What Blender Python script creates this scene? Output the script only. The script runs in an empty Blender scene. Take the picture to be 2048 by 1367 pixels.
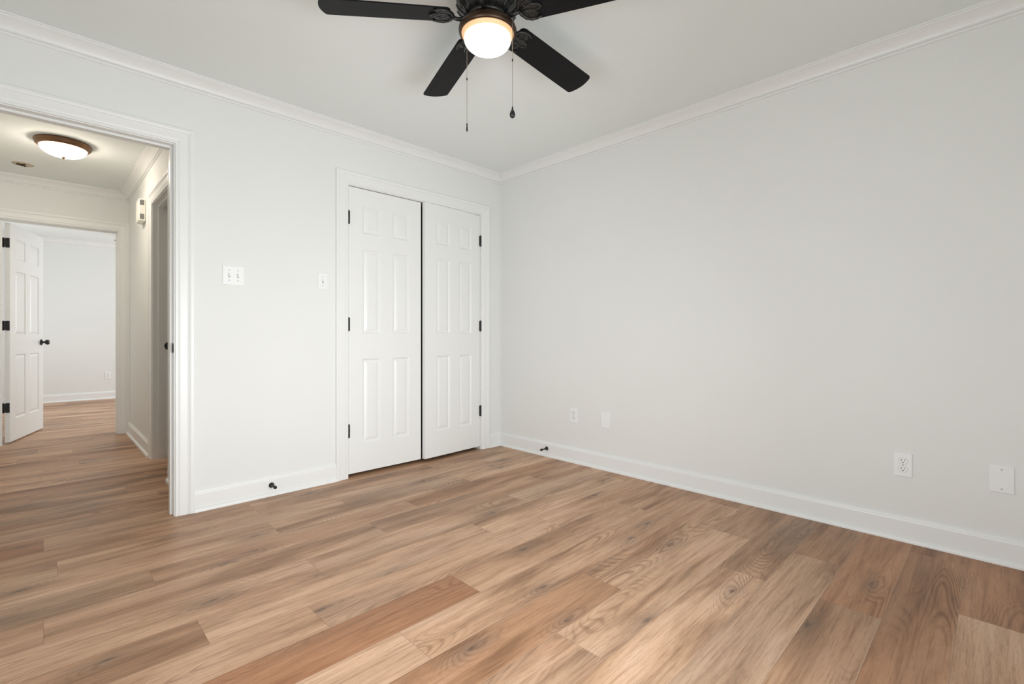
import bpy, math, random
from mathutils import Vector, Matrix

random.seed(7)
R = math.radians
SC = bpy.context.scene
COL = SC.collection
PI = math.pi

# ---------------------------------------------------------------- camera, world, lights, exposure
cam_d = bpy.data.cameras.new('camera')
cam_d.sensor_fit = 'HORIZONTAL'
cam_d.sensor_width = 36.0
cam_d.lens = 958.257 / 2048 * 36.0
cam_d.shift_y = -(683.5 - 671.12) / 2048
cam_d.clip_start = 0.02
cam = bpy.data.objects.new('camera', cam_d)
cam.location = (-2.98715, -3.18399, 0.99239)
cam.rotation_euler = (R(90), 0, -0.777831)
COL.objects.link(cam)
SC.camera = cam

SC.view_settings.view_transform = 'Standard'
SC.view_settings.look = 'None'
SC.view_settings.gamma = 1.0
SC.view_settings.use_curve_mapping = False
SC.view_settings.exposure = 0.09
SC.cycles.use_denoising = True
SC.cycles.max_bounces = 12
SC.cycles.diffuse_bounces = 8
SC.cycles.sample_clamp_indirect = 6.0

world = bpy.data.worlds.new('world')
SC.world = world
world.use_nodes = True
world.node_tree.nodes['Background'].inputs[0].default_value = (0.75, 0.85, 1.0, 1)
world.node_tree.nodes['Background'].inputs[1].default_value = 0.6


def area_light(name, loc, rot, sx, sy, power, color, spread=180):
    d = bpy.data.lights.new(name, 'AREA')
    d.shape = 'RECTANGLE'
    d.size, d.size_y = sx, sy
    d.energy = power
    d.color = color
    d.spread = R(spread)
    o = bpy.data.objects.new(name, d)
    o.location = loc
    o.rotation_euler = rot
    COL.objects.link(o)
    return o


# daylight through the window in the wall behind the camera
area_light('window_daylight', (-2.1, -3.50, 0.80), (R(90), 0, 0), 1.60, 1.16, 26, (0.95, 0.985, 1.0), 105)
# daylight through the window in the side wall, left of the camera
area_light('window_daylight_side', (-3.47, -2.35, 0.92), (R(90), 0, R(-90)), 1.15, 1.30, 20, (0.95, 0.985, 1.0), 120)
# daylight from the right side of the far bedroom
area_light('window_daylight_bedroom', (0.36, 5.2, 1.35), (R(90), 0, R(90)), 1.6, 1.3, 48, (0.95, 0.98, 1.0))
area_light('added_fill_bedroom_left', (-3.68, 5.3, 1.35), (R(90), 0, R(-90)), 1.1, 1.3, 11, (0.95, 0.98, 1.0))  # added fill, no known window here: brightens the far wall

# ---------------------------------------------------------------- materials


def new_mat(name):
    m = bpy.data.materials.new(name)
    m.use_nodes = True
    nt = m.node_tree
    b = nt.nodes['Principled BSDF']
    return m, nt, b


def setp(b, **kw):
    names = {'color': 'Base Color', 'rough': 'Roughness', 'metal': 'Metallic', 'spec': 'Specular IOR Level',
             'ecol': 'Emission Color', 'estr': 'Emission Strength', 'coat': 'Coat Weight'}
    for k, v in kw.items():
        if k in ('color', 'ecol'):
            v = (*v, 1)
        b.inputs[names[k]].default_value = v


def paint(name, color, rough, spec=0.4, bump=0.02, scale=350.0, mottled=0.015):
    m, nt, b = new_mat(name)
    setp(b, color=color, rough=rough, spec=spec)
    tc = nt.nodes.new('ShaderNodeTexCoord')
    n = nt.nodes.new('ShaderNodeTexNoise')
    n.inputs['Scale'].default_value = scale
    n.inputs['Detail'].default_value = 2
    nt.links.new(tc.outputs['Object'], n.inputs['Vector'])
    bp = nt.nodes.new('ShaderNodeBump')
    bp.inputs['Strength'].default_value = bump
    bp.inputs['Distance'].default_value = 0.002
    nt.links.new(n.outputs['Fac'], bp.inputs['Height'])
    nt.links.new(bp.outputs['Normal'], b.inputs['Normal'])
    n2 = nt.nodes.new('ShaderNodeTexNoise')
    n2.inputs['Scale'].default_value = 2.2
    n2.inputs['Detail'].default_value = 4
    nt.links.new(tc.outputs['Object'], n2.inputs['Vector'])
    cr = nt.nodes.new('ShaderNodeValToRGB')
    cr.color_ramp.elements[0].color = (*[c * (1 - mottled) for c in color], 1)
    cr.color_ramp.elements[1].color = (*[min(1, c * (1 + mottled)) for c in color], 1)
    nt.links.new(n2.outputs['Fac'], cr.inputs['Fac'])
    nt.links.new(cr.outputs['Color'], b.inputs['Base Color'])
    return m


def plain(name, color, rough, metal=0.0, spec=0.5, ecol=None, estr=0.0, noise=0.0, nscale=60):
    m, nt, b = new_mat(name)
    setp(b, color=color, rough=rough, metal=metal, spec=spec)
    if ecol:
        setp(b, ecol=ecol, estr=estr)
    tc = nt.nodes.new('ShaderNodeTexCoord')
    n = nt.nodes.new('ShaderNodeTexNoise')
    n.inputs['Scale'].default_value = nscale
    nt.links.new(tc.outputs['Object'], n.inputs['Vector'])
    cr = nt.nodes.new('ShaderNodeValToRGB')
    cr.color_ramp.elements[0].color = (*[c * (1 - noise) for c in color], 1)
    cr.color_ramp.elements[1].color = (*[min(1, c * (1 + noise)) for c in color], 1)
    nt.links.new(n.outputs['Fac'], cr.inputs['Fac'])
    nt.links.new(cr.outputs['Color'], b.inputs['Base Color'])
    return m


M_WALL = paint('wall_paint', (0.783, 0.797, 0.782), 0.62, spec=0.25, bump=0.06)
M_CEIL = paint('ceiling_paint', (0.80, 0.84, 0.835), 0.85, spec=0.15, bump=0.05)
M_TRIM = paint('trim_enamel', (0.82, 0.832, 0.825), 0.36, spec=0.45, bump=0.01, mottled=0.006)
M_DOOR = paint('door_enamel', (0.82, 0.832, 0.825), 0.36, spec=0.45, bump=0.015, scale=160, mottled=0.006)
M_PLATE = plain('plate_plastic', (0.845, 0.86, 0.865), 0.3, noise=0.005)
M_SLOT = plain('slot_dark', (0.012, 0.012, 0.012), 0.6)
M_GREY = plain('plate_groove', (0.40, 0.40, 0.39), 0.5)
M_BLACK = plain('black_metal', (0.012, 0.012, 0.013), 0.38, spec=0.45, noise=0.1)
M_BRONZE = plain('oil_rubbed_bronze', (0.060, 0.036, 0.022), 0.36, metal=0.75, noise=0.15)
M_BRONZE2 = plain('brown_bronze', (0.16, 0.085, 0.042), 0.42, metal=0.7, noise=0.12)
M_IRON = plain('cast_black_metal', (0.014, 0.014, 0.013), 0.30, spec=0.5, noise=0.15)
M_BLADE = plain('black_fan_blade', (0.010, 0.010, 0.011), 0.5, spec=0.10, noise=0.25, nscale=14)
M_CHAIN = plain('bead_chain', (0.30, 0.26, 0.20), 0.35, metal=0.8, noise=0.1)
M_CREAM = plain('cream_plastic', (0.80, 0.79, 0.73), 0.4, noise=0.01)
M_VENT = plain('chime_vent', (0.42, 0.41, 0.37), 0.6)
M_TAN = plain('tan_plate', (0.52, 0.44, 0.34), 0.6, noise=0.25, nscale=35)
M_DARK = plain('closet_shade_dark', (0.05, 0.047, 0.045), 0.9)  # near-black colour stands in for the shade of an ordinary closet
M_GLOW = plain('lit_frosted_glass', (0.9, 0.88, 0.84), 0.35, ecol=(1.0, 0.89, 0.78), estr=5.0)


def bulb_behind_glass(m, z0, z1, lo, hi):
    """The bulb sits over the middle of the bowl: the glass is brightest at its lowest point."""
    nt = m.node_tree
    tc = nt.nodes.new('ShaderNodeTexCoord')
    sp = nt.nodes.new('ShaderNodeSeparateXYZ')
    mr = nt.nodes.new('ShaderNodeMapRange')
    mr.inputs['From Min'].default_value, mr.inputs['From Max'].default_value = z0, z1
    mr.inputs['To Min'].default_value, mr.inputs['To Max'].default_value = lo, hi
    nt.links.new(tc.outputs['Object'], sp.inputs[0])
    nt.links.new(sp.outputs['Z'], mr.inputs['Value'])
    nt.links.new(mr.outputs['Result'], nt.nodes['Principled BSDF'].inputs['Emission Strength'])


bulb_behind_glass(M_GLOW, -0.225, -0.278, 0.95, 6.0)
M_COLLAR = plain('amber_glass_collar', (0.70, 0.45, 0.26), 0.35, ecol=(1.0, 0.56, 0.27), estr=0.42)
M_GLOW2 = plain('lit_alabaster_glass', (0.9, 0.88, 0.84), 0.35, ecol=(1.0, 0.87, 0.72), estr=42.0)


def wood_floor():
    m, nt, b = new_mat('vinyl_oak_planks')
    N = nt.nodes.new
    L = nt.links.new

    def math_(op, a, bb=None, c=None, clamp=False):
        n = N('ShaderNodeMath')
        n.operation = op
        n.use_clamp = clamp
        for i, v in enumerate((a, bb, c)):
            if v is None:
                continue
            if isinstance(v, (int, float)):
                n.inputs[i].default_value = v
            else:
                L(v, n.inputs[i])
        return n.outputs[0]

    def ramp(fac, stops):
        n = N('ShaderNodeValToRGB')
        e = n.color_ramp.elements
        while len(e) < len(stops):
            e.new(0.5)
        for q, (pos, c) in zip(e, stops):
            q.position = pos
            q.color = (*c, 1) if len(c) == 3 else c
        L(fac, n.inputs['Fac'])
        return n.outputs['Color']

    def mix(mode, fac, a, bb):
        n = N('ShaderNodeMix')
        n.data_type = 'RGBA'
        n.blend_type = mode
        if isinstance(fac, (int, float)):
            n.inputs[0].default_value = fac
        else:
            L(fac, n.inputs[0])
        for s, v in ((6, a), (7, bb)):
            if isinstance(v, tuple):
                n.inputs[s].default_value = (*v, 1)
            else:
                L(v, n.inputs[s])
        return n.outputs[2]

    uv = N('ShaderNodeUVMap')
    uv.uv_map = 'plank'
    sep = N('ShaderNodeSeparateXYZ')
    L(uv.outputs['UV'], sep.inputs[0])
    u, v = sep.outputs[0], sep.outputs[1]
    at = N('ShaderNodeAttribute')
    at.attribute_name = 'plank_random'
    sr = N('ShaderNodeSeparateColor')
    L(at.outputs['Color'], sr.inputs[0])
    r1, r2, r3 = sr.outputs[0], sr.outputs[1], sr.outputs[2]

    def coords(su, sv, off):
        cx = N('ShaderNodeCombineXYZ')
        L(math_('MULTIPLY_ADD', u, su, math_('MULTIPLY', r1, 37.0 + off)), cx.inputs[0])
        L(math_('MULTIPLY_ADD', v, sv, math_('MULTIPLY', r2, 23.0 + off)), cx.inputs[1])
        L(math_('MULTIPLY', r1, 11.0), cx.inputs[2])
        return cx.outputs[0]

    def noise(co, detail=3.0, rough=0.55, dist=0.0):
        n = N('ShaderNodeTexNoise')
        n.inputs['Scale'].default_value = 1.0
        n.inputs['Detail'].default_value = detail
        n.inputs['Roughness'].default_value = rough
        n.inputs['Distortion'].default_value = dist
        L(co, n.inputs['Vector'])
        return n.outputs['Fac']

    # knots: sparse stretched cells
    vor = N('ShaderNodeTexVoronoi')
    vor.inputs['Scale'].default_value = 1.0
    vor.voronoi_dimensions = '2D'
    L(coords(1.15, 3.6, 3.0), vor.inputs['Vector'])
    kd = vor.outputs['Distance']
    knot_halo = math_('SUBTRACT', 1.0, math_('DIVIDE', math_('ADD', kd, math_('MULTIPLY', math_('SUBTRACT', noise(coords(5, 22, 15.0)), 0.5), 0.10)), 0.22), clamp=True)
    knot_core = math_('SUBTRACT', 1.0, math_('DIVIDE', math_('ADD', kd, math_('MULTIPLY', noise(coords(30, 60, 9.0)), 0.06)), 0.066), clamp=True)

    tone = noise(coords(1.1, 7.0, 0.0), 4.0, 0.6, 0.4)          # long streaky patches
    broad = noise(coords(0.7, 2.2, 5.0), 2.0, 0.5)
    fine = noise(coords(6.0, 130.0, 2.0), 4.0, 0.65)
    pores = noise(coords(26.0, 330.0, 4.0), 2.0, 0.6)
    streak = noise(coords(1.6, 38.0, 6.0), 4.0, 0.6, 0.3)

    base = ramp(math_('MULTIPLY_ADD', math_('SUBTRACT', tone, 0.5), 1.9, 0.53), [
        (0.0, (0.190, 0.102, 0.056)), (0.25, (0.310, 0.176, 0.100)), (0.48, (0.492, 0.298, 0.182)),
        (0.72, (0.600, 0.380, 0.246)), (1.0, (0.680, 0.460, 0.322))])
    # grey-brown and reddish patches
    grey = ramp(broad, [(0.50, (0, 0, 0)), (0.68, (1, 1, 1))])
    base = mix('MIX', math_('MULTIPLY', grey, 0.42), base, (0.31, 0.225, 0.160))
    red = ramp(noise(coords(0.9, 4.0, 8.0), 3.0), [(0.54, (0, 0, 0)), (0.70, (1, 1, 1))])
    base = mix('MIX', math_('MULTIPLY', red, 0.40), base, (0.45, 0.235, 0.135))
    # per-plank tone: r3 below 0.5 darker and redder, above lighter
    ptone = ramp(r3, [(0.0, (0.74, 0.57, 0.45)), (0.22, (0.84, 0.74, 0.65)), (0.40, (0.93, 0.90, 0.87)), (0.6, (1.0, 1.0, 1.0)), (1.0, (1.17, 1.21, 1.25))])
    base = mix('MULTIPLY', 1.0, base, ptone)
    # streaks and pores
    base = mix('MULTIPLY', 0.75, base, ramp(streak, [(0.28, (0.66, 0.60, 0.56)), (0.50, (1, 1, 1)), (0.85, (1.10, 1.10, 1.10))]))
    base = mix('MULTIPLY', 0.8, base, ramp(fine, [(0.30, (0.66, 0.60, 0.55)), (0.50, (1, 1, 1)), (0.8, (1.06, 1.06, 1.06))]))
    base = mix('MULTIPLY', 0.6, base, ramp(pores, [(0.30, (0.70, 0.64, 0.60)), (0.45, (1, 1, 1))]))
    # cathedral grain: contour lines of a smooth stretched field
    field = math_('ADD', noise(coords(0.95, 5.0, 1.0), 1.0, 0.4), math_('MULTIPLY', knot_halo, 0.10))
    rings = math_('SINE', math_('MULTIPLY', field, 300.0))
    lines = math_('MULTIPLY_ADD', rings, 0.5, 0.5)
    lmask = ramp(noise(coords(1.0, 4.5, 12.0), 2.0), [(0.53, (0, 0, 0)), (0.68, (1, 1, 1))])
    lcol = ramp(lines, [(0.0, (0.50, 0.42, 0.36)), (0.42, (0.97, 0.97, 0.97)), (1.0, (1.06, 1.06, 1.06))])
    base = mix('MULTIPLY', math_('MULTIPLY', math_('MAXIMUM', lmask, math_('MULTIPLY', knot_halo, 1.0)), 0.72), base, lcol)
    # knots
    base = mix('MIX', math_('MULTIPLY', math_('POWER', knot_halo, 1.5), 0.52), base, (0.175, 0.122, 0.090))
    base = mix('MIX', math_('MULTIPLY', math_('POWER', knot_core, 0.7), 0.9), base, (0.055, 0.040, 0.033))
    # plank seams
    at2 = N('ShaderNodeAttribute')
    at2.attribute_name = 'plank_length'
    dv = math_('MINIMUM', v, math_('SUBTRACT', 0.187, v))
    du = math_('MINIMUM', u, math_('SUBTRACT', at2.outputs['Fac'], u))
    dd = math_('MINIMUM', math_('MULTIPLY', dv, 1.5), du)
    seam = math_('SUBTRACT', 1.0, math_('DIVIDE', dd, 0.0018), clamp=True)
    base = mix('MIX', math_('MULTIPLY', seam, 0.5), base, (0.16, 0.10, 0.065))
    bevel_glint = math_('SUBTRACT', 1.0, math_('DIVIDE', math_('ABSOLUTE', math_('SUBTRACT', v, 0.0024)), 0.0012), clamp=True)
    base = mix('MIX', math_('MULTIPLY', bevel_glint, 0.45), base, (0.62, 0.47, 0.36))  # pale line paints the light caught on the plank bevel
    L(base, b.inputs['Base Color'])
    rr = math_('MULTIPLY_ADD', fine, 0.16, 0.34)
    L(rr, b.inputs['Roughness'])
    b.inputs['Specular IOR Level'].default_value = 0.28
    bp = N('ShaderNodeBump')
    bp.inputs['Strength'].default_value = 0.16
    bp.inputs['Distance'].default_value = 0.0012
    L(math_('SUBTRACT', math_('MULTIPLY_ADD', pores, 0.5, math_('MULTIPLY', fine, 0.5)), math_('MULTIPLY', seam, 2.0)), bp.inputs['Height'])
    L(bp.outputs['Normal'], b.inputs['Normal'])
    return m


M_FLOOR = wood_floor()

# ---------------------------------------------------------------- mesh helpers


class MB:
    def __init__(self):
        self.v, self.f, self.sm = [], [], []

    def add(self, verts, faces, smooth=False, xf=None):
        o = len(self.v)
        for p in verts:
            p = Vector(p)
            self.v.append(xf @ p if xf is not None else p)
        for f in faces:
            self.f.append([i + o for i in f])
            self.sm.append(smooth)

    def box(self, x0, x1, y0, y1, z0, z1, bev=0.0, xf=None):
        if bev <= 0:
            vs = [(x, y, z) for z in (z0, z1) for y in (y0, y1) for x in (x0, x1)]
            fs = [(0, 2, 3, 1), (4, 5, 7, 6), (0, 1, 5, 4), (2, 6, 7, 3), (0, 4, 6, 2), (1, 3, 7, 5)]
            self.add(vs, fs, False, xf)
            return
        # chamfered box: 24 corner points
        b = min(bev, (x1 - x0) / 2.01, (y1 - y0) / 2.01, (z1 - z0) / 2.01)
        vs, idx = [], {}
        X, Y, Z = (x0, x1), (y0, y1), (z0, z1)
        for i in (0, 1):
            for j in (0, 1):
                for k in (0, 1):
                    s = (1 if i == 0 else -1, 1 if j == 0 else -1, 1 if k == 0 else -1)
                    c = (X[i], Y[j], Z[k])
                    for a in range(3):
                        p = [c[q] + (0 if q == a else s[q] * b) for q in range(3)]
                        idx[(i, j, k, a)] = len(vs)
                        vs.append(tuple(p))
        fs = []
        cyc = [(0, 0), (1, 0), (1, 1), (0, 1)]
        for s in (0, 1):
            fs.append([idx[(s, p, q, 0)] for p, q in cyc])
            fs.append([idx[(p, s, q, 1)] for p, q in cyc])
            fs.append([idx[(p, q, s, 2)] for p, q in cyc])
        for p in (0, 1):
            for q in (0, 1):
                fs.append([idx[(0, p, q, 1)], idx[(1, p, q, 1)], idx[(1, p, q, 2)], idx[(0, p, q, 2)]])
                fs.append([idx[(p, 0, q, 0)], idx[(p, 1, q, 0)], idx[(p, 1, q, 2)], idx[(p, 0, q, 2)]])
                fs.append([idx[(p, q, 0, 0)], idx[(p, q, 1, 0)], idx[(p, q, 1, 1)], idx[(p, q, 0, 1)]])
        for i in (0, 1):
            for j in (0, 1):
                for k in (0, 1):
                    fs.append([idx[(i, j, k, 0)], idx[(i, j, k, 1)], idx[(i, j, k, 2)]])
        self.add(vs, fs, False, xf)

    def lathe(self, prof, n=40, xf=None, smooth=True, cap0=False, cap1=False):
        vs, fs = [], []
        for r, z in prof:
            for i in range(n):
                a = 2 * PI * i / n
                vs.append((r * math.cos(a), r * math.sin(a), z))
        for k in range(len(prof) - 1):
            for i in range(n):
                j = (i + 1) % n
                fs.append((k * n + i, k * n + j, (k + 1) * n + j, (k + 1) * n + i))
        if cap0:
            fs.append(list(range(n))[::-1])
        if cap1:
            fs.append([(len(prof) - 1) * n + i for i in range(n)])
        self.add(vs, fs, smooth, xf)

    def tube(self, pts, rad, n=8, closed=False, xf=None, flat=1.0):
        pts = [Vector(p) for p in pts]
        m = len(pts)
        rads = rad if isinstance(rad, (list, tuple)) else [rad] * m
        vs, fs = [], []
        up = Vector((0, 0, 1))
        for i, p in enumerate(pts):
            a = pts[(i - 1) % m] if (closed or i > 0) else p
            c = pts[(i + 1) % m] if (closed or i < m - 1) else p
            t = (c - a).normalized()
            s = t.cross(up)
            if s.length < 1e-4:
                s = Vector((1, 0, 0))
            s.normalize()
            w = s.cross(t).normalized()
            for q in range(n):
                g = 2 * PI * q / n
                vs.append(p + s * (rads[i] * math.cos(g)) + w * (rads[i] * flat * math.sin(g)))
        lim = m if closed else m - 1
        for i in range(lim):
            j = (i + 1) % m
            for q in range(n):
                k = (q + 1) % n
                fs.append((i * n + q, i * n + k, j * n + k, j * n + q))
        if not closed:
            fs.append(list(range(n))[::-1])
            fs.append([(m - 1) * n + q for q in range(n)])
        self.add(vs, fs, True, xf)

    def prism(self, outline, z0, z1, xf=None, bev=0.0):
        n = len(outline)
        if bev > 0:
            cx = sum(p[0] for p in outline) / n
            cy = sum(p[1] for p in outline) / n
            ins = []
            for x, y in outline:
                d = math.hypot(x - cx, y - cy) or 1
                ins.append((x - (x - cx) / d * bev, y - (y - cy) / d * bev))
            rings = [(ins, z0), (outline, z0 + bev), (outline, z1 - bev), (ins, z1)]
        else:
            rings = [(outline, z0), (outline, z1)]
        vs = [(x, y, z) for o, z in rings for x, y in o]
        fs = []
        for k in range(len(rings) - 1):
            for i in range(n):
                j = (i + 1) % n
                fs.append((k * n + i, k * n + j, (k + 1) * n + j, (k + 1) * n + i))
        fs.append(list(range(n))[::-1])
        fs.append([(len(rings) - 1) * n + i for i in range(n)])
        self.add(vs, fs, False, xf)

    def sweep(self, rows, closed_rows=False, cap=True):
        """rows: list of equally long point lists (profile copies along a path)."""
        n = len(rows[0])
        vs = [p for r in rows for p in r]
        fs = []
        m = len(rows)
        for i in range(m if closed_rows else m - 1):
            j = (i + 1) % m
            for k in range(n - 1):
                fs.append((i * n + k, i * n + k + 1, j * n + k + 1, j * n + k))
        if cap and not closed_rows:
            fs.append(list(range(n)))
            fs.append([(m - 1) * n + k for k in range(n)][::-1])
        self.add(vs, fs, False)

    def build(self, name, mat, parent=None):
        me = bpy.data.meshes.new(name)
        me.from_pydata([tuple(p) for p in self.v], [], self.f)
        me.polygons.foreach_set('use_smooth', self.sm)
        import bmesh
        bm = bmesh.new()
        bm.from_mesh(me)
        bmesh.ops.recalc_face_normals(bm, faces=bm.faces)
        bm.to_mesh(me)
        bm.free()
        me.materials.append(mat)
        o = bpy.data.objects.new(name, me)
        COL.objects.link(o)
        if parent is not None:
            o.parent = parent
        return o


def tag(o, label=None, cat=None, group=None, kind=None):
    if label:
        o['label'] = label
    if cat:
        o['category'] = cat
    if group:
        o['group'] = group
    if kind:
        o['kind'] = kind
    return o


def thing(name, label, cat, loc=(0, 0, 0), rz=0.0, group=None):
    o = bpy.data.objects.new(name, None)
    o.empty_display_size = 0.05
    o.location = loc
    o.rotation_euler = (0, 0, rz)
    COL.objects.link(o)
    return tag(o, label, cat, group)


def children(o):
    return [c for c in bpy.data.objects if c.parent == o]


def copy_tree(o, parent=None):
    c = o.copy()
    COL.objects.link(c)
    c.parent = parent
    for ch in children(o):
        copy_tree(ch, c)
    return c


def struct(mb, name, mat, label, cat):
    return tag(mb.build(name, mat), label, cat, kind='structure')


def T(x=0, y=0, z=0, rz=0.0, rx=0.0, ry=0.0):
    return Matrix.Translation((x, y, z)) @ Matrix.Rotation(rz, 4, 'Z') @ Matrix.Rotation(ry, 4, 'Y') @ Matrix.Rotation(rx, 4, 'X')


# ---------------------------------------------------------------- plan (metres; room corner at the origin)
H = 2.44
XL, YB = -3.40, -3.46          # side wall and the wall behind the camera
DX0, DX1 = -3.273, -2.463      # doorway to the hall (jamb faces)
CX0, CX1 = -1.455, -0.239      # closet opening (jamb faces)
HEAD = 2.045
HX = -2.340                    # hall right wall
HXL = -3.39                    # hall left wall
HY = 3.06                      # hall far wall
BX0, BX1 = -3.242, -2.428      # far doorway
OY0, OY1 = 0.895, 1.585        # doorway in the hall right wall
BY = 6.68                      # bedroom far wall

# ---------------------------------------------------------------- floor: one mesh, one quad per plank
PW, PL = 0.187, 1.235
joint = {-1: -2.976, 0: -2.113, 1: -1.70, 2: -2.128, 3: -2.658, 4: -2.979, 5: -2.147, 6: -2.597, 7: -2.285,
         8: -1.772, 9: -2.13, 10: -1.366, 11: -1.757, 12: -0.893, 13: -0.525, 14: -0.888, 15: -0.136, 16: -0.65,
         -6: -3.03, -8: -2.86}
plank_tone_light = {(8, -1.772 - PL): 0.03, (-1, -2.976 - PL): 0.08, (10, -1.366 - PL): 0.28, (15, -0.136): 0.2, (16, -0.65): 0.12,  # some planks' own red; lighter centre and redder right front paint room light
        (14, -0.888): 0.15, (15, -0.136 - PL): 0.25, (13, -0.525): 0.3, (12, -0.893): 0.55, (11, -1.757): 0.85, (12, -0.893 - PL): 0.95,
        (9, -2.13): 0.62, (13, -0.525 - PL): 0.8, (14, -0.888 - PL): 0.45}
rnd = random.Random(11)
pv, pf, prand, plen, puv = [], [], [], [], []
x_lo, x_hi = -4.7, 1.3
for k in range(-37, 20):
    yt = -0.092 - PW * k
    yb = yt - PW
    j = joint.get(k, rnd.uniform(-2.5, -1.3))
    x = j
    while x > x_lo:
        x -= PL
    while x < x_hi:
        a, c = max(x, x_lo), min(x + PL, x_hi)
        r = [rnd.random(), rnd.random(), rnd.uniform(0.25, 0.95)]
        for (kk, xx), t in plank_tone_light.items():
            if kk == k and abs(xx - x) < 0.02:
                r[2] = t
        o = len(pv)
        pv += [(a, yb, 0), (c, yb, 0), (c, yt, 0), (a, yt, 0)]
        pf.append((o, o + 1, o + 2, o + 3))
        prand.append(r)
        plen.append(PL)
        puv.append([(a - x, 0), (c - x, 0), (c - x, PW), (a - x, PW)])
        x += PL
me = bpy.data.meshes.new('floor')
me.from_pydata(pv, [], pf)
uvl = me.uv_layers.new(name='plank')
ca = me.color_attributes.new('plank_random', 'FLOAT_COLOR', 'CORNER')
me.attributes.new('plank_length', 'FLOAT', 'FACE')
uvl, ca, la = me.uv_layers['plank'], me.color_attributes['plank_random'], me.attributes['plank_length']
for i, p in enumerate(me.polygons):
    la.data[i].value = plen[i]
    for q, li in enumerate(p.loop_indices):
        uvl.data[li].uv = puv[i][q]
        ca.data[li].color = (*prand[i], 1)
me.materials.append(M_FLOOR)
fl = bpy.data.objects.new('floor', me)
COL.objects.link(fl)
tag(fl, 'warm oak plank floor running through bedroom, hall and far room', 'floor', kind='structure')

# ---------------------------------------------------------------- walls and ceiling
m = MB()
m.box(-4.8, 1.4, -3.7, 6.9, H, H + 0.06)
struct(m, 'ceiling', M_CEIL, 'flat white ceiling above the room and hall', 'ceiling')

m = MB()    # wall with the hall doorway and the closet
jt = 0.018
for x0, x1, z0 in ((XL - 0.12, DX0 - jt, 0), (DX0 - jt, DX1 + jt, HEAD + jt), (DX1 + jt, CX0 - jt, 0), (CX0 - jt, CX1 + jt, HEAD + jt), (CX1 + jt, 0.0, 0)):
    m.box(x0, x1, 0, 0.12, z0, H)
struct(m, 'wall_left', M_WALL, 'pale grey wall holding the hall doorway and the closet doors', 'wall')

m = MB()
m.box(0, 0.12, YB - 0.12, 0.9, 0, H)
struct(m, 'wall_right', M_WALL, 'long plain pale grey wall with outlets above the baseboard', 'wall')

m = MB()    # wall behind the camera with a window opening
WX0, WX1, WZ0, WZ1 = -2.90, -1.30, 0.20, 1.46
m.box(XL - 0.12, WX0, YB - 0.12, YB, 0, H)
m.box(WX1, 0, YB - 0.12, YB, 0, H)
m.box(WX0, WX1, YB - 0.12, YB, 0, WZ0)
m.box(WX0, WX1, YB - 0.12, YB, WZ1, H)
struct(m, 'wall_rear', M_WALL, 'pale grey wall behind the viewpoint with a wide window', 'wall')
m = MB()
for x in (WX0, (WX0 + WX1) / 2 - 0.02, WX1 - 0.04):
    m.box(x, x + 0.04, YB - 0.075, YB - 0.045, WZ0, WZ1)
for z in (WZ0, (WZ0 + WZ1) / 2 - 0.015, WZ1 - 0.04):
    m.box(WX0 + 0.04, (WX0 + WX1) / 2 - 0.02, YB - 0.072, YB - 0.048, z, z + 0.04)
    m.box((WX0 + WX1) / 2 + 0.02, WX1 - 0.04, YB - 0.072, YB - 0.048, z, z + 0.04)
struct(m, 'window_1', M_TRIM, 'white double window behind the viewpoint', 'window')

m = MB()    # side wall left of the camera with a window opening
SY0, SY1 = -2.95, -1.75
m.box(XL - 0.12, XL, YB, SY0, 0, H)
m.box(XL - 0.12, XL, SY1, 0, 0, H)
m.box(XL - 0.12, XL, SY0, SY1, 0, WZ0)
m.box(XL - 0.12, XL, SY0, SY1, WZ1, H)
struct(m, 'wall_side', M_WALL, 'pale grey wall beside the hall doorway outside the view', 'wall')
m = MB()
for y in (SY0, SY1 - 0.04):
    m.box(XL - 0.08, XL - 0.05, y, y + 0.04, WZ0, WZ1)
for z in (WZ0, (WZ0 + WZ1) / 2 - 0.015, WZ1 - 0.04):
    m.box(XL - 0.078, XL - 0.052, SY0 + 0.04, SY1 - 0.04, z, z + 0.04)
struct(m, 'window_2', M_TRIM, 'white single window in the side wall', 'window')

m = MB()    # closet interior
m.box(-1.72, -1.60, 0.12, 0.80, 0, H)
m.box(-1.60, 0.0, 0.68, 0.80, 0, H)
struct(m, 'wall_closet', M_DARK, 'closet interior behind the double doors, shade put into its dark colour', 'wall')

m = MB()    # hall right wall with a doorway
m.box(HX, HX + 0.12, 0.12, OY0 - jt, 0, H)
m.box(HX, HX + 0.12, OY1 + jt, HY, 0, H)
m.box(HX, HX + 0.12, OY0 - jt, OY1 + jt, HEAD + jt, H)
struct(m, 'wall_hall_right', M_WALL, 'hall wall carrying the chime box and a side doorway', 'wall')
m = MB()
m.box(HXL - 0.12, HXL, 0.12, HY, 0, H)
struct(m, 'wall_hall_left', M_WALL, 'hall wall opposite the chime box, outside the view', 'wall')
m = MB()
m.box(-4.0, BX0 - jt, HY, HY + 0.12, 0, H)
m.box(BX1 + jt, 0.5, HY, HY + 0.12, 0, H)
m.box(BX0 - jt, BX1 + jt, HY, HY + 0.12, HEAD + jt - 0.005, H)
struct(m, 'wall_hall_far', M_WALL, 'hall end wall around the far doorway', 'wall')
m = MB()    # small room off the hall
m.box(-1.0, -0.88, 0.80, 2.4, 0, H)
m.box(HX + 0.12, -1.0, 2.28, 2.4, 0, H)
m.box(HX + 0.12, -1.72, 0.68, 0.80, 0, H)
struct(m, 'wall_bath', M_WALL, 'walls of the small room off the hall', 'wall')
m = MB()
m.box(-4.0, 0.5, BY, BY + 0.12, 0, H)
struct(m, 'wall_bedroom_far', M_WALL, 'bright wall of the far room seen through both doorways', 'wall')
m = MB()
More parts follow.
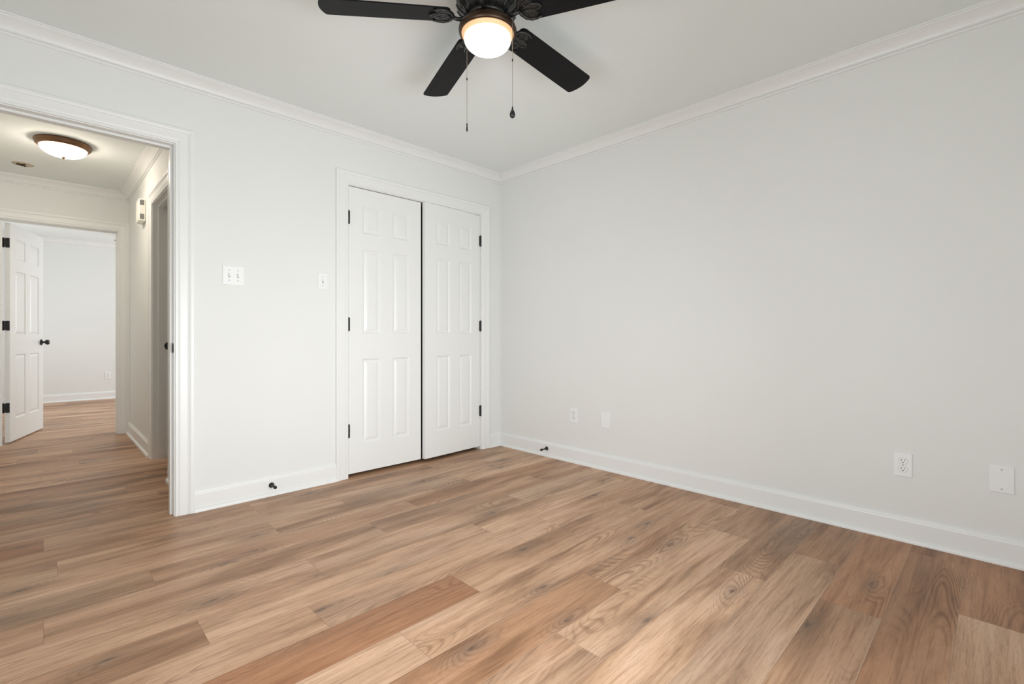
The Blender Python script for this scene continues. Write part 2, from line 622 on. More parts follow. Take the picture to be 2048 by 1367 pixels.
m.box(-3.72, -3.60, HY + 0.12, 4.70, 0, H)
m.box(-3.72, -3.60, 5.90, BY, 0, H)
m.box(-3.72, -3.60, 4.70, 5.90, 0, 0.68)
m.box(-3.72, -3.60, 4.70, 5.90, 2.03, H)  # opening made to let the added left fill in
struct(m, 'wall_bedroom_left', M_WALL, 'far room wall behind the open six panel door', 'wall')
m = MB()
m.box(0.30, 0.42, HY + 0.12, 4.35, 0, H)
m.box(0.30, 0.42, 6.05, BY, 0, H)
m.box(0.30, 0.42, 4.35, 6.05, 0, 0.68)
m.box(0.30, 0.42, 4.35, 6.05, 2.05, H)
struct(m, 'wall_bedroom_right', M_WALL, 'far room wall with a window, outside the view', 'wall')

# ---------------------------------------------------------------- trim profiles
CROWN = [(0.0, -0.074), (0.007, -0.074), (0.011, -0.071), (0.011, -0.0635), (0.008, -0.0625), (0.008, -0.0605), (0.016, -0.0595), (0.019, -0.056), (0.016, -0.0548), (0.018, -0.054)]
for i in range(9):
    t = i / 8
    a = t * PI / 2
    CROWN.append((0.018 + 0.046 * (1 - math.cos(a)) * 0.55 + 0.046 * t * 0.45, -0.054 + 0.040 * math.sin(a) * 0.55 + 0.040 * t * 0.45))
CROWN += [(0.067, -0.012), (0.067, -0.007), (0.075, -0.006), (0.075, 0.0)]
BASE = [(0.0, 0.118), (0.005, 0.118), (0.008, 0.115), (0.009, 0.107), (0.013, 0.104), (0.015, 0.098), (0.015, 0.022)]
for i in range(1, 7):
    a = i / 6 * PI / 2
    BASE.append((0.015 + 0.013 * math.sin(a), 0.003 + 0.019 * math.cos(a)))
BASE += [(0.028, 0.0), (0.0, 0.0)]
CASING = [(0.0, 0.0), (0.0, 0.010), (0.002, 0.012), (0.010, 0.012), (0.012, 0.010), (0.014, 0.010), (0.018, 0.013), (0.024, 0.0145),
          (0.056, 0.0165), (0.060, 0.0185), (0.064, 0.0165), (0.067, 0.0205), (0.072, 0.0225), (0.084, 0.0225), (0.088, 0.020), (0.088, 0.0)]


def crown_loop(name, x0, x1, y0, y1, label):
    mb = MB()
    rows = []
    for sx, sy, cx, cy in ((1, 1, x0, y0), (-1, 1, x1, y0), (-1, -1, x1, y1), (1, -1, x0, y1)):
        rows.append([(cx + sx * d, cy + sy * d, H + z) for d, z in CROWN])
    mb.sweep(rows, closed_rows=True)
    return struct(mb, name, M_TRIM, label, 'crown molding')


crown_loop('trim_1', XL, 0, YB, 0, 'white crown molding around the main room ceiling')
crown_loop('trim_2', HXL, HX, 0.12, HY, 'white crown molding around the hall ceiling')
crown_loop('trim_3', -3.60, 0.30, HY + 0.12, BY, 'white crown molding in the far room')


def base_run(mb, p0, p1, nrm, m0=0.0, m1=0.0):
    """p0->p1 along the wall; nrm into the room; m0/m1: +1 inner-corner mitre."""
    p0, p1, nrm = Vector((*p0, 0)), Vector((*p1, 0)), Vector((*nrm, 0))
    t = (p1 - p0).normalized()
    rows = []
    for p, sgn, mm in ((p0, 1, m0), (p1, -1, m1)):
        rows.append([tuple(p + nrm * d + t * (sgn * mm * d) + Vector((0, 0, z))) for d, z in BASE])
    mb.sweep(rows)


m = MB()
base_run(m, (DX1 + 0.092, 0), (CX0 - 0.089, 0), (0, -1))
base_run(m, (CX1 + 0.089, 0), (0, 0), (0, -1), 0, 1)
struct(m, 'baseboard_left', M_TRIM, 'white baseboard between the hall doorway and closet', 'baseboard')
m = MB()
base_run(m, (0, 0), (0, YB), (-1, 0), 1, 1)
struct(m, 'baseboard_right', M_TRIM, 'long white baseboard with quarter round under the plain wall', 'baseboard')
m = MB()
base_run(m, (HX, OY1 + 0.092), (HX, HY), (-1, 0), 0, 1)
base_run(m, (HX - 0.012, 0.12), (HX - 0.012, OY0 - 0.094), (-1, 0), 1, 0)
struct(m, 'baseboard_hall', M_TRIM, 'white baseboard along the hall wall below the chime box', 'baseboard')
m = MB()
base_run(m, (-3.60, BY), (0.30, BY), (0, -1), 1, 1)
struct(m, 'baseboard_far', M_TRIM, 'white baseboard of the bright far room', 'baseboard')


def casing(mb, s0, s1, zt, fn):
    """Three-sided mitred casing; fn(s, b, z) -> world point, b = thickness off the wall."""
    rows = [[fn(s0 - a, b, 0) for a, b in CASING], [fn(s0 - a, b, zt + a) for a, b in CASING],
            [fn(s1 + a, b, zt + a) for a, b in CASING], [fn(s1 + a, b, 0) for a, b in CASING]]
    mb.sweep(rows)


def frame(name, s0, s1, head, fn, depth, label, stop_at=None, back=True):
    """Jambs, head, stops and casing of one doorway. fn(s, b, z): b<0 goes into the wall."""
    mb = MB()

    def bx(sa, sb, ba, bb, za, zb):
        p, q = fn(sa, ba, za), fn(sb, bb, zb)
        mb.box(min(p[0], q[0]), max(p[0], q[0]), min(p[1], q[1]), max(p[1], q[1]), min(p[2], q[2]), max(p[2], q[2]))
    bx(s0 - jt, s0, 0.001, -depth - 0.001, 0, head + jt)
    bx(s1, s1 + jt, 0.001, -depth - 0.001, 0, head + jt)
    bx(s0, s1, 0.001, -depth - 0.001, head, head + jt)
    if stop_at is not None:
        bx(s0, s0 + 0.011, -stop_at, -stop_at - 0.034, 0, head)
        bx(s1 - 0.011, s1, -stop_at, -stop_at - 0.034, 0, head)
        bx(s0 + 0.011, s1 - 0.011, -stop_at, -stop_at - 0.034, head - 0.011, head)
    rev = 0.005
    casing(mb, s0 - rev, s1 + rev, head + rev, fn)
    if back:
        casing(mb, s0 - rev, s1 + rev, head + rev, lambda s, b, z: fn(s, -depth - b, z))
    return struct(mb, name, M_TRIM, label, 'door frame')


fr_main = frame('trim_4', DX0, DX1, HEAD, lambda s, b, z: (s, -b, z), 0.12, 'white frame of the wide doorway opening to the hall', stop_at=0.042)
frame('trim_5', CX0, CX1, HEAD, lambda s, b, z: (s, -b, z), 0.12, 'white casing around the double closet doors', back=False)
fr_far = frame('trim_6', BX0, BX1, HEAD - 0.005, lambda s, b, z: (s, HY - b, z), 0.12, 'white frame of the far doorway at the hall end', stop_at=0.045)
fr_side = frame('trim_7', OY0, OY1, HEAD, lambda s, b, z: (HX - b, s, z), 0.12, 'white frame of the side doorway in the hall', stop_at=0.035)

# strike plates
m = MB()
m.prism([(-0.012 * c + 0.0, s) for c, s in [(math.cos(a) * 1.0, math.sin(a)) for a in []]] or
        [(-0.018, -0.028), (0.006, -0.028), (0.012, -0.022), (0.012, 0.022), (0.006, 0.028), (-0.018, 0.028)], 0, 0.003,
        xf=Matrix.Translation((DX1, 0.021, 0.925)) @ Matrix(((0, 0, -1, 0), (1, 0, 0, 0), (0, 1, 0, 0), (0, 0, 0, 1))))
m.tube([(DX1 - 0.001, 0.004, 0.925 + z) for z in (-0.022, 0.022)], 0.004, 8)
o = m.build('strike_plate', M_BLACK, fr_main)
o['label'] = 'black strike plate'
m = MB()
ring = [(0.008 - 0.022 * math.cos(a), 0.027 * math.sin(a)) for a in [(-0.5 + i / 10) * PI for i in range(11)]] + [(0.02, 0.027), (0.02, -0.027)]
m.prism(ring, 0, 0.004, xf=Matrix.Translation((HX - 0.016, OY0 + 0.002, 0.921)) @ Matrix(((1, 0, 0, 0), (0, 0, 1, 0), (0, 1, 0, 0), (0, 0, 0, 1))))
o = m.build('strike_plate', M_BLACK, fr_side)
o['label'] = 'black strike plate'

# ---------------------------------------------------------------- six panel doors


def panel_door_mesh(W, Ht, TH, us, zs, flip_back=True):
    """Local: x 0..W, z 0..Ht, front face at y=0 looking to -y, back at y=TH."""
    mb = MB()
    xs = [0] + [c for u in us for c in u] + [W]
    zz = [0] + [c for z in zs for c in z] + [Ht]
    prof = [(0.0, 0.0), (0.004, 0.0025), (0.010, 0.0085), (0.015, 0.0085), (0.034, 0.0025), (0.037, 0.002)]
    for side in (0, 1):
        def P(x, d, z):
            return (x, d if side == 0 else TH - d, z)
        for i in range(len(xs) - 1):
            for k in range(len(zz) - 1):
                x0, x1, z0, z1 = xs[i], xs[i + 1], zz[k], zz[k + 1]
                if i % 2 == 1 and k % 2 == 1:
                    rows = []
                    for ins, d in prof:
                        rows.append([P(x0 + ins, d, z0 + ins), P(x1 - ins, d, z0 + ins), P(x1 - ins, d, z1 - ins), P(x0 + ins, d, z1 - ins)])
                    vs = [p for r in rows for p in r]
                    fs = []
                    for q in range(len(rows) - 1):
                        for e in range(4):
                            g = (e + 1) % 4
                            fs.append((q * 4 + e, q * 4 + g, (q + 1) * 4 + g, (q + 1) * 4 + e))
                    q = (len(rows) - 1) * 4
                    fs.append((q, q + 1, q + 2, q + 3))
                    mb.add(vs, fs)
                else:
                    mb.add([P(x0, 0, z0), P(x1, 0, z0), P(x1, 0, z1), P(x0, 0, z1)], [(0, 1, 2, 3)])
    mb.add([(0, 0, 0), (0, TH, 0), (0, TH, Ht), (0, 0, Ht)], [(0, 1, 2, 3)])
    mb.add([(W, 0, 0), (W, TH, 0), (W, TH, Ht), (W, 0, Ht)], [(0, 1, 2, 3)])
    mb.add([(0, 0, 0), (W, 0, 0), (W, TH, 0), (0, TH, 0)], [(0, 1, 2, 3)])
    mb.add([(0, 0, Ht), (W, 0, Ht), (W, TH, Ht), (0, TH, Ht)], [(0, 1, 2, 3)])
    # one skin: merge the coincident grid points
    keys, remap, nv = {}, [], []
    for p in mb.v:
        k = (round(p.x, 5), round(p.y, 5), round(p.z, 5))
        if k not in keys:
            keys[k] = len(nv)
            nv.append(p)
        remap.append(keys[k])
    mb.v = nv
    mb.f = [[remap[i] for i in f] for f in mb.f]
    return mb


ZS = [(0.204, 0.804), (0.984, 1.587), (1.698, 1.893)]
DH = 2.015


def knuckle_hinge(parent, x, y, z, side):
    """Closed butt hinge seen at the knuckle."""
    mb = MB()
    h = 0.089
    for i in range(5):
        mb.lathe([(0.0062, i * h / 5 + 0.0006), (0.0066, i * h / 5 + 0.0016), (0.0066, (i + 1) * h / 5 - 0.0016), (0.0062, (i + 1) * h / 5 - 0.0006)], 12, T(x, y, z - h / 2), cap0=True, cap1=True)
    mb.lathe([(0.0030, -0.004), (0.0052, -0.002), (0.0052, h + 0.002), (0.0030, h + 0.004)], 12, T(x, y, z - h / 2), cap0=True, cap1=True)
    mb.box(x - 0.0105, x + 0.0105, y + 0.002, y + 0.006, z - h / 2, z + h / 2)
    o = mb.build('hinge', M_BLACK, parent)
    o['label'] = 'black hinge'
    return o


def screw_holes(parent, xs, z):
    for x in xs:
        mb = MB()
        mb.lathe([(0.0022, -0.0006), (0.0022, 0.001)], 10, T(x, 0, z, rx=R(90)), cap0=True, cap1=True)
        mb.build('screw_hole', M_GREY, parent)


DW = 0.599
# left closet door: closed
d1 = panel_door_mesh(DW, DH, 0.035, [(0.107, 0.246), (0.350, 0.490)], ZS).build('door_1', M_DOOR)
d1.location = (CX0 + 0.003, 0.004, 0.024)
tag(d1, 'white six panel closet door, closed, hinged beside the light switches', 'door', kind='structure')
for z in (1.821 - 0.024, 1.073 - 0.024, 0.327 - 0.024):
    knuckle_hinge(d1, -0.0015, -0.008, z, 0)
screw_holes(d1, (0.530, 0.570), 0.915 - 0.024)
# right closet door: slightly ajar, hinged on the right
m2 = panel_door_mesh(DW, DH, 0.035, [(0.114, 0.254), (0.358, 0.497)], ZS)
for p in m2.v:
    p.x -= DW
d2 = m2.build('door_2', M_DOOR)
d2.location = (CX1 - 0.003, 0.004, 0.027)
d2.rotation_euler = (0, 0, R(3.7))
tag(d2, 'white six panel closet door, slightly ajar, nearest the room corner', 'door', kind='structure')
for z in (1.821 - 0.027, 1.078 - 0.027, 0.337 - 0.027):
    knuckle_hinge(d2, 0.0015, -0.008, z, 1)
screw_holes(d2, (-DW + 0.048, -DW + 0.086), 0.917 - 0.027)

# far room door, standing open on its left hinges
FW = 0.80
m3 = panel_door_mesh(FW, DH, 0.035, [(0.115, 0.352), (0.452, 0.688)], ZS)
d3 = m3.build('door_3', M_DOOR)
d3.location = (BX0 + 0.058, HY + 0.130, 0.014)
d3.rotation_euler = (0, 0, R(74))
tag(d3, 'white six panel door standing open into the bright far room', 'door', kind='structure')


def leaf_hinge(parent, z):
    mb = MB()
    h = 0.089
    # leaf let into the hinge edge of the door (local x=0 plane), knuckle at the corner
    ol = [(0.0, -h / 2), (0.024, -h / 2), (0.031, -h / 2 + 0.008), (0.031, h / 2 - 0.008), (0.024, h / 2), (0.0, h / 2)]
    mb.prism(ol, 0, 0.0025, xf=Matrix.Translation((-0.0025, 0.002, z)) @ Matrix(((0, 0, 1, 0), (1, 0, 0, 0), (0, 1, 0, 0), (0, 0, 0, 1))))
    mb.box(-0.004, -0.0012, 0.036, 0.056, z - h / 2, z + h / 2)
    for i in range(5):
        mb.lathe([(0.006, i * h / 5 + 0.001), (0.006, (i + 1) * h / 5 - 0.001)], 10, T(-0.003, 0.040, z - h / 2), cap0=True, cap1=True)
    o = mb.build('hinge', M_BLACK, parent)
    o['label'] = 'black hinge'


def knob(parent, x, z, TH=0.035):
    for s, y0 in ((-1, 0.0), (1, TH)):
        mb = MB()
        prof = [(0.0, 0.0), (0.031, 0.0), (0.031, 0.004), (0.027, 0.009), (0.013, 0.011), (0.0105, 0.020), (0.0105, 0.030), (0.016, 0.034),
                (0.024, 0.040), (0.0275, 0.049), (0.0265, 0.058), (0.020, 0.065), (0.010, 0.068), (0.0, 0.0685)]
        mb.lathe(prof, 24, T(x, y0, z, rx=R(90) if s < 0 else R(-90)))
        o = mb.build('knob', M_BLACK, parent)
        o['label'] = 'black door knob'


for z in (1.846 - 0.014, 1.086 - 0.014, 0.331 - 0.014):
    leaf_hinge(d3, z)
knob(d3, FW - 0.06, 0.925 - 0.014)

# door of the small room off the hall, swung inward
m4 = panel_door_mesh(0.66, DH, 0.035, [(0.10, 0.285), (0.375, 0.56)], ZS)
d4 = m4.build('door_4', M_DOOR)
d4.location = (HX + 0.100, OY1 - 0.040, 0.014)
tag(d4, 'white door swung inward inside the hall side doorway', 'door', kind='structure')

# ---------------------------------------------------------------- wall plates
# local frame of a plate: x along the wall, z up, front towards -y, back at y=0


def faceplate(parent, w, h, mat=M_PLATE, d=0.006):
    mb = MB()
    mb.box(-w / 2, w / 2, -d, -0.0002, -h / 2, h / 2, bev=0.0035)
    return mb.build('faceplate', mat, parent)


def screw(parent, x, z, d=0.006):
    mb = MB()
    mb.lathe([(0.0032, 0.0), (0.0030, 0.0006), (0.0, 0.0009)], 12, T(x, -d, z, rx=R(90)))
    o = mb.build('screw', M_GREY, parent)
    return o


def receptacle(parent, z):
    mb = MB()
    ol = []
    for i in range(28):
        a = 2 * PI * i / 28
        ol.append((0.0172 * math.cos(a), max(-0.0140, min(0.0140, 0.0172 * math.sin(a)))))
    xf = Matrix.Translation((0, -0.006, z)) @ Matrix.Rotation(R(90), 4, 'X')
    mb.prism(ol, -0.0004, 0.0012, xf=xf, bev=0.0004)
    r = mb.build('receptacle', M_PLATE, parent)
    g = MB()
    ring = [(x * 1.05, y * 1.05) for x, y in ol]
    vs = [(x, -0.0063, y + z) for x, y in ring] + [(x * 0.985, -0.0063, y * 0.985 + z) for x, y in ol]
    n = len(ol)
    g.add(vs, [(i, (i + 1) % n, n + (i + 1) % n, n + i) for i in range(n)])
    o = g.build('groove', M_GREY, r)
    for x, hh in ((-0.0064, 0.0080), (0.0064, 0.0066)):
        s = MB()
        s.box(x - 0.0012, x + 0.0012, -0.0076, -0.0066, z + 0.0035 - hh / 2, z + 0.0035 + hh / 2)
        s.build('slot', M_SLOT, r)
    s = MB()
    arc = [(0.0027 * math.cos(a), 0.0027 * math.sin(a)) for a in [PI * i / 8 for i in range(9)]] + [(-0.0027, -0.0022), (0.0027, -0.0022)]
    s.prism(arc, 0.0006, 0.0016, xf=Matrix.Translation((0, -0.006, z - 0.0068)) @ Matrix.Rotation(R(90), 4, 'X'))
    s.build('slot', M_SLOT, r)


def make_outlet(loc, rz, label, w=0.0715, h=0.1145):
    t = thing('wall_outlet', label, 'outlet', loc, rz, 'duplex wall outlets')
    faceplate(t, w, h)
    receptacle(t, 0.0196)
    receptacle(t, -0.0196)
    screw(t, 0, 0)
    return t


RW = R(90)    # right wall: front faces -x
out1 = make_outlet((0, -0.845, 0.367), -RW, 'white duplex outlet low on the plain wall, nearest the room corner')
out2 = copy_tree(out1)
out2.location = (0, -2.859, 0.3665)
out2['label'] = 'white duplex outlet near the right picture edge, beside a blank square plate'
out3 = copy_tree(out1)
out3.location = (-2.225, BY, 0.366)
out3.rotation_euler = (0, 0, 0)
out3['label'] = 'small white duplex outlet on the far room wall past the hall'


def make_blank(loc, rz, label, w, h, screws):
    t = thing('blank_wall_plate', label, 'wall plate', loc, rz, 'blank wall plates')
    faceplate(t, w, h)
    for z in screws:
        screw(t, 0, z)
    return t


b1 = make_blank((0, -1.140, 0.367), -RW, 'narrow blank white wall plate right of the corner outlet', 0.080, 0.116, ())
m = MB()
m.box(-0.0165, 0.0165, -0.0068, -0.0058, -0.0333, 0.0333, bev=0.0004)
m.build('insert', M_PLATE, b1)
b2 = make_blank((0, -3.194, 0.3675), -RW, 'wide blank white plate with two screws at the right picture edge', 0.079, 0.119, (0.042, -0.042))


def toggle(parent, x):
    mb = MB()
    mb.box(x - 0.0052, x + 0.0052, -0.0066, -0.0058, -0.012, 0.012)
    bz = mb.build('toggle', M_GREY, parent)
    l = MB()
    l.add([(x - 0.0042, -0.006, -0.006), (x + 0.0042, -0.006, -0.006), (x + 0.0042, -0.006, 0.009), (x - 0.0042, -0.006, 0.009),
           (x - 0.0034, -0.018, 0.006), (x + 0.0034, -0.018, 0.006), (x + 0.0034, -0.017, 0.013), (x - 0.0034, -0.017, 0.013)],
          [(0, 1, 2, 3), (4, 5, 6, 7), (0, 1, 5, 4), (1, 2, 6, 5), (2, 3, 7, 6), (3, 0, 4, 7)])
    l.build('lever', M_PLATE, bz)


t = thing('light_switch', 'double toggle light switch on bright white plate beside the hall doorway', 'switch', (-2.1705, 0, 1.349), 0)
faceplate(t, 0.1155, 0.115)
for x in (-0.023, 0.023):
    toggle(t, x)
    screw(t, x, 0.030)
    screw(t, x, -0.030)
t = thing('light_switch', 'single toggle light switch on pale plate beside the closet casing', 'switch', (-1.636, 0, 1.357), 0)
faceplate(t, 0.070, 0.114)
toggle(t, 0)
screw(t, 0, 0.030)
screw(t, 0, -0.030)

# ---------------------------------------------------------------- door stops on the baseboards


def door_stop(loc, rz, label):
    t = thing('door_stop', label, 'door stop', loc, rz, 'black door stops on the baseboards')
    mb = MB()
    mb.lathe([(0.0, 0.0), (0.0165, 0.0), (0.0165, 0.004), (0.013, 0.008), (0.008, 0.013), (0.0055, 0.022), (0.005, 0.058), (0.0, 0.058)], 20, T(0, 0, 0, rx=R(90)))
    mb.build('rod', M_BLACK, t)
    mb = MB()
    mb.lathe([(0.0, 0.056), (0.0085, 0.056), (0.0098, 0.060), (0.0098, 0.069), (0.008, 0.074), (0.0, 0.076)], 18, T(0, 0, 0, rx=R(90)))
    mb.build('rubber_tip', M_BLACK, t)
    return t


ds = door_stop((-1.963, -0.0152, 0.066), 0, 'black door stop on the baseboard below the light switches')
ds2 = copy_tree(ds)
ds2.location = (-0.0152, -0.575, 0.066)
ds2.rotation_euler = (0, 0, -RW)
ds2['label'] = 'black door stop on the plain wall baseboard near the room corner'

# ---------------------------------------------------------------- ceiling fan
HUB = Vector((-1.6715, -1.7049, 0))
fan = thing('ceiling_fan', 'black five blade ceiling fan with lit bowl in the main room', 'ceiling fan', (HUB.x, HUB.y, H), 0, 'ceiling fans')
Z = lambda z: z - H


def P_(prof):
    return [(r, Z(z)) for r, z in prof]


m = MB()
m.lathe(P_([(0.0, 2.4398), (0.098, 2.4398), (0.098, 2.428), (0.090, 2.420), (0.075, 2.416), (0.0, 2.416)]), 48)
m.build('canopy', M_IRON, fan)
m = MB()
m.lathe(P_([(0.0, 2.418), (0.085, 2.418), (0.118, 2.408), (0.128, 2.395), (0.130, 2.372), (0.125, 2.366), (0.125, 2.360), (0.129, 2.354),
            (0.127, 2.342), (0.116, 2.326), (0.100, 2.312), (0.086, 2.305), (0.0, 2.305)]), 56)
# ribs and vents around the lower bowl
for i in range(20):
    a = 2 * PI * i / 20
    m.tube([(math.cos(a) * r, math.sin(a) * r, Z(z)) for r, z in ((0.1285, 2.343), (0.118, 2.327), (0.101, 2.311), (0.088, 2.305))], 0.0035, 6)
m.build('motor_housing', M_IRON, fan)
m = MB()
m.lathe(P_([(0.0, 2.306), (0.080, 2.306), (0.084, 2.300), (0.080, 2.292), (0.060, 2.288), (0.052, 2.285), (0.052, 2.272), (0.0, 2.272)]), 40)
m.build('switch_housing', M_IRON, fan)
m = MB()
m.lathe(P_([(0.050, 2.292), (0.060, 2.291), (0.084, 2.284), (0.104, 2.273), (0.116, 2.260), (0.1195, 2.250), (0.1190, 2.242), (0.1155, 2.236), (0.112, 2.233),
            (0.109, 2.233), (0.1075, 2.236), (0.1065, 2.240), (0.0985, 2.250), (0.060, 2.268), (0.050, 2.272), (0.050, 2.292)]), 64)
m.build('light_ring', M_BRONZE, fan)
m = MB()
prof = [(0.0, 2.240), (0.080, 2.240), (0.094, 2.226), (0.0962, 2.219), (0.0968, 2.213)]
for i in range(1, 13):
    a = i / 12 * PI / 2
    prof.append((0.0968 * math.cos(a) ** 0.95 if i < 12 else 0.0, 2.213 - 0.051 * math.sin(a)))
m.lathe(P_(prof), 56)
o = m.build('glass_bowl', M_GLOW, fan)
o['label'] = 'lit frosted glass bowl'
m = MB()
m.lathe(P_([(0.1075, 2.236), (0.1070, 2.232), (0.1030, 2.2265), (0.0985, 2.2225), (0.0955, 2.2215), (0.0945, 2.2245), (0.1000, 2.232), (0.1000, 2.238)]), 56)
o = m.build('glass_collar', M_COLLAR, fan)
o['label'] = 'amber glowing glass collar'

A0 = R(1.87)
PITCH = math.tan(R(12))
for k in range(5):
    a = A0 + k * R(72)
    rot = Matrix.Rotation(a, 4, 'Z')

    def BP(r, t, dz=0.0):
        z = 2.297 - (r - 0.17) * (0.026 / 0.49) - PITCH * t + dz
        return (r, t, Z(z))
    # blade outline
    ol = []
    for r, t in ((0.155, 0.045), (0.160, 0.054), (0.172, 0.060), (0.30, 0.0625), (0.45, 0.065), (0.632, 0.067), (0.640, 0.066), (0.646, 0.061)):
        ol.append((r, t))
    for i in range(1, 8):
        s = 1 - 2 * i / 8
        ol.append((0.646 + 0.014 * (1 - s * s), 0.061 * s))
    top = [(0.155, 0.045), (0.160, 0.054), (0.172, 0.060), (0.30, 0.0625), (0.45, 0.065), (0.632, 0.067), (0.640, 0.066), (0.646, 0.061)]
    ol += [(r, -t) for r, t in reversed(top)]
    n = len(ol)
    m = MB()
    vs = [BP(r, t, 0.003) for r, t in ol] + [BP(r, t, -0.003) for r, t in ol]
    fs = [list(range(n)), list(range(2 * n - 1, n - 1, -1))] + [(i, (i + 1) % n, n + (i + 1) % n, n + i) for i in range(n)]
    m.add(vs, fs, False, rot)
    m.build('blade', M_BLADE, fan)
    # cast iron bracket under the blade root: arm, open leaf plate, scrolls
    m = MB()
    m.tube([(0.070, 0, Z(2.300)), (0.090, 0, Z(2.291)), (0.110, 0, Z(2.284)), (0.128, 0, Z(2.284)), BP(0.145, 0, -0.008)], [0.011, 0.010, 0.0085, 0.008, 0.008], 10, xf=rot)
    loop = [(0.140, 0.0), (0.146, 0.022), (0.158, 0.041), (0.178, 0.052), (0.202, 0.053), (0.222, 0.047)]
    pts = [BP(r, t, -0.007) for r, t in loop]
    pts2 = [BP(r, -t, -0.007) for r, t in loop]
    m.tube(pts, [0.007, 0.007, 0.0065, 0.006, 0.005, 0.0035], 8, xf=rot)
    m.tube(pts2, [0.007, 0.007, 0.0065, 0.006, 0.005, 0.0035], 8, xf=rot)
    for s in (1, -1):
        sc = []
        for i in range(15):
            g = i / 14 * PI * 1.7
            rr = 0.020 * (1 - 0.55 * i / 14)
            sc.append(BP(0.186 + rr * math.cos(g + PI * 0.9), s * (0.024 + rr * math.sin(g + PI * 0.9)), -0.007))
        m.tube(sc, 0.0038, 7, xf=rot)
        m.tube([BP(0.150, s * 0.006, -0.007), BP(0.175, s * 0.010, -0.007), BP(0.200, s * 0.016, -0.007), BP(0.226, s * 0.010, -0.007), BP(0.238, 0, -0.007)], [0.0055, 0.005, 0.0045, 0.004, 0.003], 7, xf=rot)
    # thin backing plate against the blade
    pl = [(0.142, 0.012), (0.155, 0.036), (0.178, 0.048), (0.200, 0.047), (0.214, 0.032), (0.206, 0.018), (0.222, 0.010), (0.238, 0.0)]
    pl = pl + [(r, -t) for r, t in reversed(pl[:-1])]
    nn = len(pl)
    vs = [BP(r, t, -0.0032) for r, t in pl] + [BP(r, t, -0.0062) for r, t in pl]
    m.add(vs, [list(range(nn)), list(range(2 * nn - 1, nn - 1, -1))] + [(i, (i + 1) % nn, nn + (i + 1) % nn, nn + i) for i in range(nn)], False, rot)
    m.build('blade_iron', M_IRON, fan)


def pull_chain(x, y, z_top, z_c, z_bot, fob):
    """x, y relative to the hub."""
    mb = MB()
    rr = math.hypot(x, y)
    mb.tube([(x * 0.050 / rr, y * 0.050 / rr, Z(z_top + 0.004)), (x * 0.085 / rr, y * 0.085 / rr, Z(z_top + 0.003)), (x, y, Z(z_top))], 0.0022, 6)
    z = z_top
    while z > z_bot:
        mb.lathe([(0.0002, -0.0016), (0.0013, -0.0010), (0.0016, 0), (0.0013, 0.0010), (0.0002, 0.0016)], 6, T(x, y, Z(z)))
        z -= 0.0042
    mb.tube([(x, y, Z(z_top)), (x, y, Z(z_bot))], 0.0006, 5)
    ch = mb.build('pull_chain', M_CHAIN, fan)
    mb = MB()
    mb.lathe([(0.0, 0.006), (0.0026, 0.005), (0.0030, 0.0), (0.0026, -0.005), (0.0, -0.006)], 10, T(x, y, Z(z_c)))
    mb.build('coupling', M_BLACK, ch)
    mb = MB()
    mb.lathe([(r, dz) for r, dz in fob], 16, T(x, y, Z(z_bot)))
    o = mb.build('fob', M_BLACK, ch)
    o['label'] = 'black chain fob'


pull_chain(-0.0016, 0.132, 2.262, 2.101, 1.902, [(0.0, 0.008), (0.0026, 0.007), (0.0030, 0.0), (0.0022, -0.006), (0.0034, -0.010), (0.0038, -0.022), (0.0030, -0.027), (0.0, -0.028)])
pull_chain(0.0314, -0.114, 2.262, 2.095, 1.906, [(0.0, 0.004), (0.0026, 0.003), (0.0030, -0.002), (0.0035, -0.008), (0.0085, -0.018), (0.0115, -0.028), (0.0100, -0.037), (0.0055, -0.042), (0.0, -0.043)])

fan2 = copy_tree(fan)
fan2.location = (-1.622, 5.12, H)
fan2.rotation_euler = (0, 0, R(-109.9 + 144))
fan2['label'] = 'far room ceiling fan, only a blade tip showing in the far doorway'

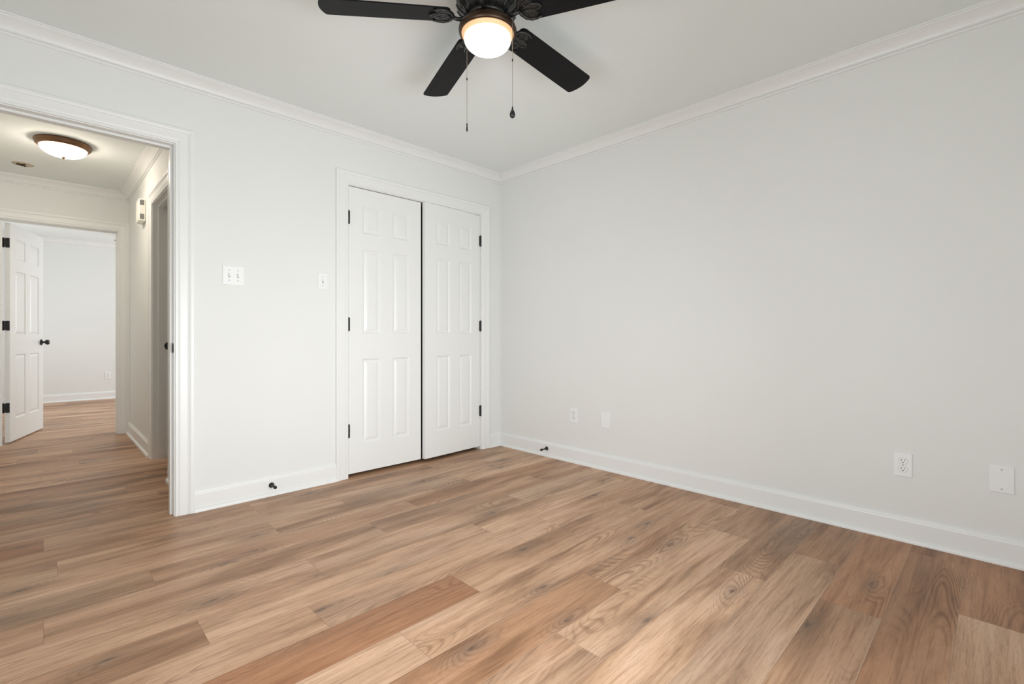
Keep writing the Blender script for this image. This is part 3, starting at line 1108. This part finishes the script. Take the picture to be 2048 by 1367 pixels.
# ---------------------------------------------------------------- hall ceiling light
hl = thing('ceiling_light', 'bronze rimmed lit glass dome light on the hall ceiling', 'ceiling light', (-2.862, 1.735, H))
m = MB()
m.lathe([(0.0, -0.0005), (0.148, -0.0005), (0.161, -0.004), (0.165, -0.011), (0.163, -0.017), (0.157, -0.021), (0.159, -0.028), (0.155, -0.036), (0.146, -0.044), (0.137, -0.048), (0.133, -0.046), (0.132, -0.036), (0.0, -0.034)], 56)
m.build('pan', M_BRONZE2, hl)
m = MB()
prof = [(0.131, -0.036), (0.1325, -0.046)]
for i in range(1, 13):
    a = i / 12 * PI / 2
    prof.append((0.1325 * math.cos(a) if i < 12 else 0.0, -0.046 - 0.064 * math.sin(a)))
m.lathe(prof, 56)
o = m.build('glass_dome', M_GLOW2, hl)
o['label'] = 'lit alabaster glass dome'
m = MB()
m.lathe([(0.0, -0.106), (0.014, -0.108), (0.015, -0.112), (0.009, -0.117), (0.006, -0.122), (0.0, -0.124)], 18)
m.build('finial', M_BRONZE2, hl)

# bare mounting plate on the hall ceiling
t = thing('mounting_plate', 'bare round tan mounting plate on the hall ceiling beyond the dome light', 'mounting plate', (-3.09, 2.59, H), R(20))
m = MB()
m.lathe([(0.0, -0.0004), (0.068, -0.0004), (0.068, -0.003), (0.060, -0.004), (0.0, -0.004)], 36)
m.build('plate', M_TAN, t)
m = MB()
m.box(-0.040, 0.012, -0.006, 0.006, -0.016, -0.004)
m.box(-0.006, 0.006, -0.030, 0.022, -0.014, -0.004)
m.tube([(0.0, 0.0, -0.006), (0.012, 0.010, -0.018), (0.026, 0.008, -0.012)], 0.003, 6)
m.build('bracket', M_BRONZE, t)

# door chime box on the hall right wall
t = thing('door_chime', 'cream door chime box with slotted vents high on the hall wall', 'door chime', (HX, 2.033, 2.068), -RW)
m = MB()
m.box(-0.088, 0.088, -0.050, -0.0005, -0.096, 0.096, bev=0.007)
m.build('cover', M_CREAM, t)
for z0 in (0.039, -0.080):
    m = MB()
    # vents sit in the side of the cover that faces the near end of the hall
    m.box(0.0872, 0.0884, -0.043, -0.012, z0, z0 + 0.046)
    v = m.build('vent', M_VENT, t)
    m = MB()
    for i in range(5):
        z = z0 + 0.003 + i * 0.0086
        m.add([(0.0886, -0.042, z), (0.0886, -0.013, z + 0.0035), (0.0886, -0.013, z + 0.0080), (0.0886, -0.042, z + 0.0045)], [(0, 1, 2, 3)])
    m.build('slot', M_SLOT, v)
